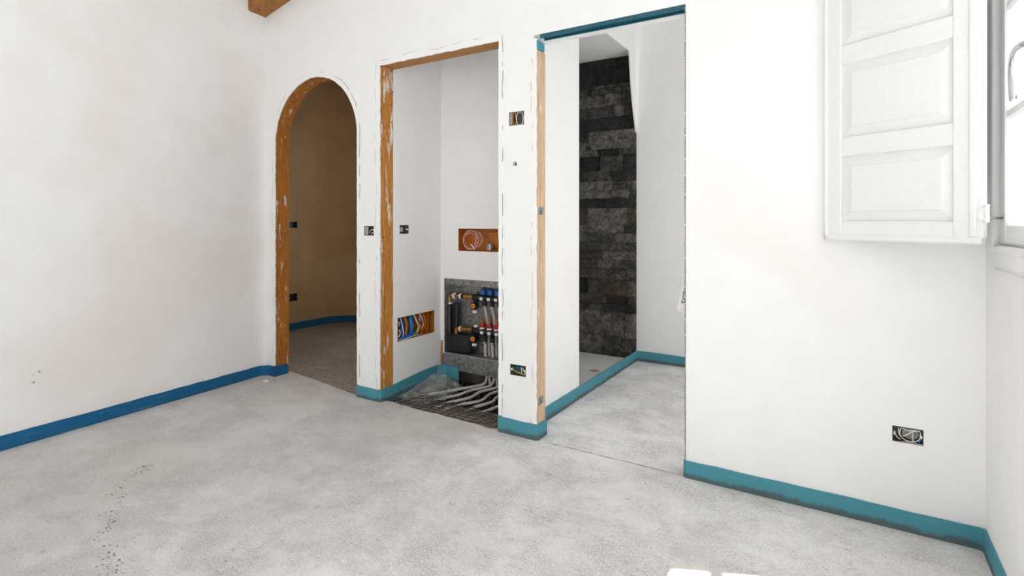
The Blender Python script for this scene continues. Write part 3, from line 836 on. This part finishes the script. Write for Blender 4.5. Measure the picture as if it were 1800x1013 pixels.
# orange recess box on the closet back wall and coil of wire in it
frO = lambda u, v, d: (-2.400+u, CY+d, .951+v)
t = wbox('junction_box', frO, .42, .162, .08, M['orange_plastic'], 'open orange recessed box holding a wire coil in the closet back wall', 'junction box', lugs=False)
MB().box((.22, .02, .068), (.40, .14, .076), frO, .003).build('back_plate', M['orange_plastic'], t)
wire(t, frO, [(.18,.115,.07),(.215,.10,.05),(.235,.075,.05),(.24,.045,.06)], M['grey_plastic'], .002)
co = empty('wire_coil', frO(.11, .01, .03), 'loose coil of pale pink wire inside the orange box', 'wire')
for k, (cu, cv, ru, rv, d, a0, a1) in enumerate([(.093,.083,.062,.066,.02,0,345),(.10,.080,.068,.068,.016,20,380),(.112,.083,.072,.064,.026,-70,250),(.098,.078,.050,.052,.014,-40,140),(.125,.084,.070,.060,.03,-80,110)]):
    MB().tube([frO(*p) for p in loop(cu, cv, ru, rv, d, a0, a1, 16, .004)], .0022, 6, 4).build('strand', M['wire_rose' if k % 2 else 'wire_pink'], co, smooth=True)
MB().tube([frO(*p) for p in [(.100,.050,.010),(.118,.035,.008),(.132,.022,.010),(.14,.008,.012)]], .0028, 6, 5).build('strand', M['wire_rose'], co, smooth=True)
MB().tube([frO(*p) for p in [(.108,.050,.008),(.126,.036,.007),(.138,.022,.009)]], .0024, 6, 5).build('strand', M['wire_white'], co, smooth=True)
cb = MB().cyl(frO(.258,.012,.03), frO(.258,.052,.03), .024, n=12).cyl(frO(.258,.05,.03), frO(.27,.05,.03), .014, n=8)
o = cb.build('cable_plug', M['galv']); tag(o, 'crumpled silvery plug in the lower corner of the orange box', 'plug')

# ------------------------------------------------------------------ manifold cabinet
kx0, kx1, kz0, kz1 = -2.529, -1.702, .197, .744
kb = CY+.122
kc = empty('manifold_cabinet', (-2.1, CY, .06), 'galvanised steel cabinet recessed in the closet back wall', 'cabinet')
gv = M['galv']
MB().box((kx0, kb, kz0), (kx1, kb+.004, kz1)).build('back_panel', gv, kc)
for x in (kx0, kx1-.004): MB().box((x, CY+.001, kz0), (x+.004, kb, kz1)).build('side_panel', gv, kc)
MB().box((kx0+.004, CY+.001, kz1-.004), (kx1-.004, kb, kz1)).build('top_panel', gv, kc)
MB().box((kx0+.004, CY+.001, kz0), (kx1-.004, kb, kz0+.004)).build('bottom_panel', gv, kc)
MB().box((kx0+.004, CY+.03, kz1-.045), (kx1-.004, CY+.034, kz1-.004)).build('top_flange', gv, kc)
MB().box((kx0+.06, kb-.003, .56), (kx0+.064, kb, kz1-.01)).box((kx0+.004, kb-.003, .665), (kx0+.09, kb, .669)).build('seam', M['steel'], kc)
MB().box((kx0+.25, kb-.03, .255), (kx1-.02, kb-.002, .262)).build('mounting_rail', gv, kc)
MB().box((-2.53, CY-.006, .080), (kx1, CY-.003, .195), ch=.001).build('apron', gv, kc)['label'] = 'plain galvanised lower cover sheet'
MB().box((ML+.006, CY-.008, .10), (ML+.020, CY-.001, .285), ch=.001).build('wood_shim', M['wood_head'], kc)

mf = empty('heating_manifold', (-2.2, CY+.06, .30), 'black and brass underfloor heating manifold with blue and red caps', 'manifold')
my = CY+.062
def bar_run(zc, xa, parts):
    for (x0_, x1_, r, m_, nm) in parts:
        MB().lathe((x0_, my, zc), (x1_-x0_, 0, 0), [(r*.9,0),(r,.08),(r,.92),(r*.9,1)], 12 if m_ != 'brass' else 8).build(nm, M[m_], mf)
ez = .612
bar_run(ez, 0, [(-2.520,-2.492,.017,'brass','fitting'),(-2.492,-2.474,.023,'white_plastic','ring'),(-2.474,-2.432,.014,'brass','fitting'),(-2.432,-2.414,.022,'white_plastic','ring'),(-2.414,-2.392,.018,'black_plastic','valve'),(-2.392,-2.362,.020,'brass','fitting'),(-2.362,-2.335,.017,'brass','fitting'),(-2.335,-2.308,.022,'brass','fitting'),(-2.308,-2.240,.027,'black_plastic','body'),(-2.240,-1.78,.024,'black_plastic','bar')])
bar_run(.372, 0, [(-2.455,-2.432,.017,'brass','fitting'),(-2.432,-2.418,.022,'white_plastic','ring'),(-2.418,-2.378,.020,'brass','fitting'),(-2.378,-2.345,.017,'brass','fitting'),(-2.345,-2.315,.021,'brass','fitting'),(-2.315,-2.240,.027,'black_plastic','body'),(-2.240,-1.78,.024,'black_plastic','bar')])
for (x, z) in ((-2.525, ez), (-2.462, .372)):
    MB().tube([(x+.02, my, z), (x+.002, my, z-.003), (x-.004, my, z-.018), (x-.004, my, z-.050)], .016, 10, 4).build('elbow', M['brass'], mf, smooth=True)
    MB().cyl((x-.004, my, z-.064), (x-.004, my, z-.050), .020, n=12).build('ring', M['white_plastic'], mf)
    MB().tube([(x-.004, my, z-.064), (x-.004, my, .30), (x+.004, my+.004, .21)], .027, 10, 4).build('black_pipe', M['black_plastic'], mf, smooth=True)
MB().tube([(-2.475, my+.02, .56), (-2.478, my+.02, .40), (-2.47, my+.02, .21)], .018, 10, 4).build('black_pipe', M['black_plastic'], mf, smooth=True)
MB().box((-2.515, my-.045, .205), (-2.315, my+.045, .335), ch=.012).build('shade_block', M['black_plastic'], mf)  # added black block stands in for the shade low in the cabinet
for (x, z) in ((-2.286, .556), (-2.290, .318)):
    MB().lathe((x, my-.002, z), (0,-.034,0), [(.030,0),(.030,.5),(.026,1)], 14).build('dial_body', M['black_plastic'], mf)
    dd = MB().lathe((x, my-.036, z), (0,-.006,0), [(.0175,0),(.0175,.7),(.013,1)], 16).build('dial', M['orange_dial'], mf)
    MB().lathe((x, my-.042, z), (0,-.002,0), [(.005,0),(.005,1)], 10).build('dial_centre', M['black_plastic'], dd)
    MB().box((x-.012, my-.03, z-.052), (x+.020, my-.01, z-.034), ch=.002).build('valve_tag', M['white_plastic'], mf)
    MB().cyl((x, my, z+.025), (x, my, z+.07), .018, n=10).build('valve', M['black_plastic'], mf)
    MB().box((x-.004, my-.02, z+.082), (x+.024, my+.01, z+.098), ch=.002).build('vent_cap', M['white_plastic' if z < .5 else 'grey_plastic'], mf)
LX = [-2.222, -2.160, -2.098, -2.036, -1.974, -1.912]
for i, x in enumerate(LX):
    MB().lathe((x, my, .636), (0,0,.042), [(.020,0),(.024,.15),(.024,.75),(.019,1)], 12).build('blue_cap', M['blue_plastic'], mf)
    if i == 0: MB().cyl((x-.012, my+.02, .665), (x-.012, my+.02, .735), .010, n=8).cyl((x+.012, my+.02, .665), (x+.012, my+.02, .735), .010, n=8).build('sleeve', M['grey_plastic'], mf)
    MB().box((x-.014, my-.030, .600), (x+.012, my-.022, .622), ch=.002).build('loop_tag', M['white_plastic'], mf)
    MB().cyl((x+.022, my-.012, .560), (x+.022, my-.012, .600), .016, n=10).build('outlet', M['black_plastic'], mf)
    MB().lathe((x+.022, my-.012, .548), (0,0,.014), [(.017,0),(.017,1)], 10).build('clamp', M['chrome'], mf)
    MB().lathe((x, my-.014, .395), (0,0,.012), [(.020,0),(.020,1)], 12).build('cap', M['white_plastic'], mf)
    MB().lathe((x, my-.014, .407), (0,0,.030), [(.019,0),(.020,.3),(.020,.8),(.016,1)], 12).build('red_ring', M['red_plastic'], mf)
    MB().lathe((x, my-.014, .437), (0,0,.042), [(.012,0),(.012,.5),(.008,.6),(.008,1)], 10).build('flow_meter', M['brass'], mf)
    MB().box((x-.006, my-.034, .360), (x+.020, my-.026, .382), ch=.002).build('loop_tag', M['white_plastic'], mf)
    MB().cyl((x+.022, my-.010, .305), (x+.022, my-.010, .350), .016, n=10).build('outlet', M['black_plastic'], mf)
    MB().lathe((x+.022, my-.010, .293), (0,0,.014), [(.017,0),(.017,1)], 10).build('clamp', M['chrome'], mf)
# flexible pipes
ends = [[(-2.321,3.06),(-2.375,2.96),(-2.46,2.84)], [(-2.234,3.08),(-2.262,2.94),(-2.345,2.80)], [(-2.160,3.09),(-2.16,2.94),(-2.235,2.785)], [(-2.075,3.08),(-2.062,2.93),(-2.155,2.78)], [(-2.00,3.06),(-1.985,2.95),(-2.03,2.83)], [(-1.93,3.06),(-1.90,2.95),(-1.93,2.80)]]
places = ['leftmost', 'second', 'third', 'fourth', 'fifth', 'rightmost']
for i, x in enumerate(LX):
    xb = x + .022
    e = ends[i]
    pts = [(xb, my-.010, .300), (xb+.006, my-.010, .20), (xb+.006, my+.004, .10), (xb+.002, my+.004, .035), (xb-.02, my-.02, -.004), (e[0][0]+.0, e[0][1]-.02, -.016), (e[1][0], e[1][1], -.022), (e[2][0], e[2][1], -.028), (e[2][0]-.05, e[2][1]-.05, -.050)]
    o = MB().tube(pts, .0105, 8, 6).build('heating_pipe', M['pipe'], smooth=True)
    tag(o, '%s pale heating pipe from the left, curving out from under the cabinet' % places[i], 'pipe', 'heating pipes of the manifold')
    o = MB().tube([(xb, my-.012, .556), (xb+.003, my+.012, .46), (xb+.004, my+.024, .36), (xb+.014, my+.024, .21), (xb+.018, my+.02, .05), (xb+.03, my+.02, -.045)], .0100, 8, 5).build('heating_pipe', M['pipe'], smooth=True)
    tag(o, '%s upright pale pipe from the left, hanging behind the manifold bars' % places[i], 'pipe', 'upright pipes of the manifold')

# studded insulation panel below the pipes
sp = empty('insulation_panel', (-2.1, 3.08, -.06), 'black studded insulation panel under the heating pipes', 'insulation panel')
MB().box((-2.54, 2.86, -.064), (-1.64, 3.26, -.048)).build('sheet', M['black_plastic'], sp)
nb = MB()
for i in range(20):
    for j in range(9):
        x = -2.52+.045*i+(.022 if j % 2 else 0); y = 2.88+.044*j
        if x < -1.65: nb.lathe((x, y, -.048), (0,0,.022), [(.013,0),(.014,.6),(.010,1)], 6)
nb.build('stud', M['black_plastic'], sp)['kind'] = 'stuff'

# wire mesh lying at the edge of the screed
wm = empty('wire_mesh', (-2.05, 2.66, -.03), 'grey wire reinforcing mesh on the sand at the closet threshold', 'wire mesh')
for k in range(8):
    y = 2.575 + .030*k; pts = []
    for i in range(8):
        x = -2.55 + (.92)*i/7
        pts.append((x, y + .03 - .034*(x+2.55)+ random.uniform(-.004,.004), -.016+.008*math.sin(3*x+k*.7)+random.uniform(-.003,.003)))
    MB().tube(pts, .0023, 5, 3).build('wire', M['steel'], wm, smooth=True)
for k in range(16):
    x = -2.53 + .058*k
    pts = [(x+random.uniform(-.006,.006)+.05*j/4, 2.56+.24*j/4-.034*(x+2.55)+.03, -.014+.007*math.sin(3*x+j)+random.uniform(-.003,.003)) for j in range(5)]
    MB().tube(pts, .0021, 5, 3).build('wire', M['steel'], wm, smooth=True)
# loose wires bunched in the left corner
for k in range(9):
    x = -2.52+random.uniform(0,.10); y = 2.60+random.uniform(0,.12)
    pts = [(x, y, -.02)] + [(x+.05*j+random.uniform(-.02,.02), y+.05*j*random.uniform(-.3,1.2), random.uniform(-.02,.03)) for j in range(1,5)]
    MB().tube(pts, .0013, 5, 4).build('wire', M['galv'], wm, smooth=True)

# crumpled plastic film
pv = []; pf = []; nu, nv = 30, 22
for j in range(nv+1):
    for i in range(nu+1):
        a = i/nu; b = j/nv
        x = -2.545 + .24*b + .03*math.sin(9*a+5*b)*b
        y = 2.66 + .44*a
        z = -.035 + .105*(1-b)**1.5*(.25+.75*a) + .055*math.exp(-((a-.85)/.14)**2-((b-.5)/.35)**2)
        z += .010*math.sin(19*a+5*b+2*math.sin(6*b)) * (.4+.6*b) + random.uniform(-.0008,.0008)
        pv.append((x, y, max(z, -.03)))
for j in range(nv):
    for i in range(nu):
        a = j*(nu+1)+i; pf.append((a, a+1, a+nu+2, a+nu+1))
o = mesh('plastic_sheet', pv, pf, M['film'], smooth=True); tag(o, 'crumpled clear plastic sheet against the teal strip in the closet', 'plastic sheet')

# ------------------------------------------------------------------ stone cladding of the shower
ws = MB().box((-2.5, BY+.028, -.09), (PX, BY+.12, 2.60)).build('wall_shower_stone', M['mortar'])
struct(ws, 'dark split stone cladding on the end wall of the shower', 'wall')
protos = []
def stone_proto(k):
    rs = random.Random(100+k); v = []; f = []; nx_, nz_ = 4, 3
    for j in range(nz_+1):
        for i in range(nx_+1):
            edge = i in (0, nx_) or j in (0, nz_)
            v.append((i/nx_-.5, -.5 + (rs.uniform(0,.16) if edge else rs.uniform(-.12,.22)), j/nz_-.5))
    for j in range(nz_):
        for i in range(nx_):
            a = j*(nx_+1)+i; f.append((a, a+1, a+nx_+2, a+nx_+1))
    b0 = len(v); v += [(-.5,.5,-.5),(.5,.5,-.5),(.5,.5,.5),(-.5,.5,.5)]
    bl = list(range(nx_+1)); tl = [nz_*(nx_+1)+i for i in range(nx_+1)]
    ll = [j*(nx_+1) for j in range(nz_+1)]; rl = [j*(nx_+1)+nx_ for j in range(nz_+1)]
    f += [tuple(reversed(bl)) + (b0, b0+1), tuple(tl) + (b0+2, b0+3), tuple(ll) + (b0+3, b0), tuple(reversed(rl)) + (b0+1, b0+2), (b0+3, b0+2, b0+1, b0)]
    return v, f
for k in range(6):
    v, f = stone_proto(k)
    for mi in range(4):
        me = bpy.data.meshes.new('stone'); me.from_pydata(v, [], f); me.update(); me.materials.append(M['stone%d' % mi]); protos.append(me)
ys = [104,118,150,166,186,206,230,247,262,274,300,318,335,349,366,396,410,425,441,457,474,490,518,533,548,590,622]
tone = [0,0,1,2,1,0,1,2,1,0,1,2,1,0,2,1,2,2,2,1,1,1,3,0,2,2,1]
rs = random.Random(5)
for i in range(len(ys)-1):
    z1 = 1.17-(ys[i]-388)*.0049; z0 = 1.17-(ys[i+1]-388)*.0049
    if i == len(ys)-2: z0 = .012
    x = -2.5
    while x < PX-.005:
        ln = rs.choice([.09,.14,.2,.28,.36,.45]); x1 = min(x+ln, PX-.001)
        if PX - x1 < .05: x1 = PX-.001
        tn = tone[i] if rs.random() < .6 else max(0, min(2, (tone[i] if tone[i] < 3 else 1)+rs.choice([-1,1])))
        if rs.random() < .05: tn = 3
        me = protos[rs.randrange(6)*4+tn]
        o = bpy.data.objects.new('stone', me); COL.objects.link(o); BASE[o.name] = Vector()
        dep = rs.uniform(.024, .058); gap = .0016
        o.parent = ws
        c = Vector(((x+x1)/2, BY+.030-dep/2, (z0+z1)/2)); o.location = c - BASE[ws.name]
        o.scale = (x1-x-gap, dep, z1-z0-gap)
        x = x1
# shower tray
tr = empty('shower_tray', (-2.0, 3.85, 0), 'pale flush shower tray behind the teal edge strip', 'shower tray')
MB().box((-2.48, 3.30, -.05), (PX-.012, BY-.02, .012), ch=.003).build('basin', M['tray'], tr)
dr = MB().lathe((-1.66, 3.88, .012), (0,0,.003), [(.036,0),(.036,.6),(.030,1)], 16).build('drain', M['sand'], tr); dr['label'] = 'dirty brown drain spot'
struct(MB().box((-2.6, 3.29, -.09), (PX-.002, BY+.1, -.051)).build('floor_shower', M['screed_bath']), 'screed floor under the shower tray', 'floor')

# ------------------------------------------------------------------ printed paper tag at the bathroom opening
pg_ = empty('paper_tag', (-.67, 2.64, .73), 'white printed paper tag at the right edge of the bathroom opening', 'tag')
def frP(u, v, d):    # u right, v up; curls back towards the wall on its right side
    b = Vector((-.698, 2.636, .738)); a = R(-11)
    uu = u*math.cos(a) - v*math.sin(a); vv = u*math.sin(a) + v*math.cos(a)
    return (b.x+uu, b.y - .10*max(0, uu-.06)*0 + d - .004*math.sin(uu*30), b.z+vv)
v = []; f = []
for j in range(7):
    for i in range(6): v.append(frP(.11*i/5, .20*j/6, 0))
n0 = len(v)
for j in range(7):
    for i in range(6): v.append(frP(.11*i/5, .20*j/6, .0012))
for j in range(6):
    for i in range(5):
        a = j*6+i; f.append((a, a+1, a+7, a+6)); f.append((n0+a+6, n0+a+7, n0+a+1, n0+a))
mesh('sheet', v, f, M['paper'], pg_)
cu = bpy.data.curves.new('lettering', 'FONT'); cu.body = 'SCRIGNO'; cu.size = .038; cu.extrude = .0002
cu.materials.append(M['ink'])
tmp = bpy.data.objects.new('lettering_source', cu); COL.objects.link(tmp)
bpy.context.view_layer.update()
lm = bpy.data.meshes.new_from_object(tmp.evaluated_get(bpy.context.evaluated_depsgraph_get()))
bpy.data.objects.remove(tmp)
if not lm.materials: lm.materials.append(M['ink'])
to = bpy.data.objects.new('lettering', lm); COL.objects.link(to); BASE[to.name] = Vector()
p0 = Vector(frP(.040, .040, -.005))
to.parent = pg_; to.location = p0 - _base(pg_)
to.rotation_euler = Matrix(((0,-1,0),(0,0,-1),(1,0,0))).to_euler()
mrot = Matrix.Rotation(R(0), 3, 'Y'); to.rotation_euler = (Matrix.Rotation(R(11), 3, 'Y') @ Matrix(((0,-1,0),(0,0,-1),(1,0,0)))).to_euler()

# a flake of plaster on the floor by the arch
o = MB().box((-3.615, 2.395, .0005), (-3.575, 2.415, .006), ch=.002).build('plaster_flake', M['plaster_fresh'])
tag(o, 'small white plaster flake on the screed by the arch jamb', 'flake')

# dark crumbs and grit on the screed, thickest in a trail near the left wall
rs = random.Random(21); gm = MB()
def crumb(x, y, r):
    n = 5; v = []
    for i in range(n):
        q = 2*math.pi*i/n + rs.uniform(-.3,.3); v.append((x+r*rs.uniform(.6,1.3)*math.cos(q), y+r*rs.uniform(.6,1.3)*math.sin(q), 0.0))
    v.append((x, y, r*.45)); gm.add(v, [(i, (i+1) % n, n) for i in range(n)])
trail = smooth_path([Vector(q) for q in ((-2.83,1.276,0),(-2.743,1.133,0),(-2.545,1.03,0),(-2.384,.937,0),(-2.22,.873,0),(-2.07,.822,0))], 20)
for k in range(230):
    p = rs.choice(trail); crumb(p.x+rs.gauss(0,.018), p.y+rs.gauss(0,.018), abs(rs.gauss(0,.0020))+.0010)
for k in range(420):
    x = rs.uniform(-3.5, .35); y = rs.uniform(.3, 2.45); crumb(x, y, abs(rs.gauss(0,.0013))+.0008)
o = gm.build('floor_grit', M['grit']); tag(o, 'scattered dark grit and crumbs on the screed floor', 'grit', kind='stuff')
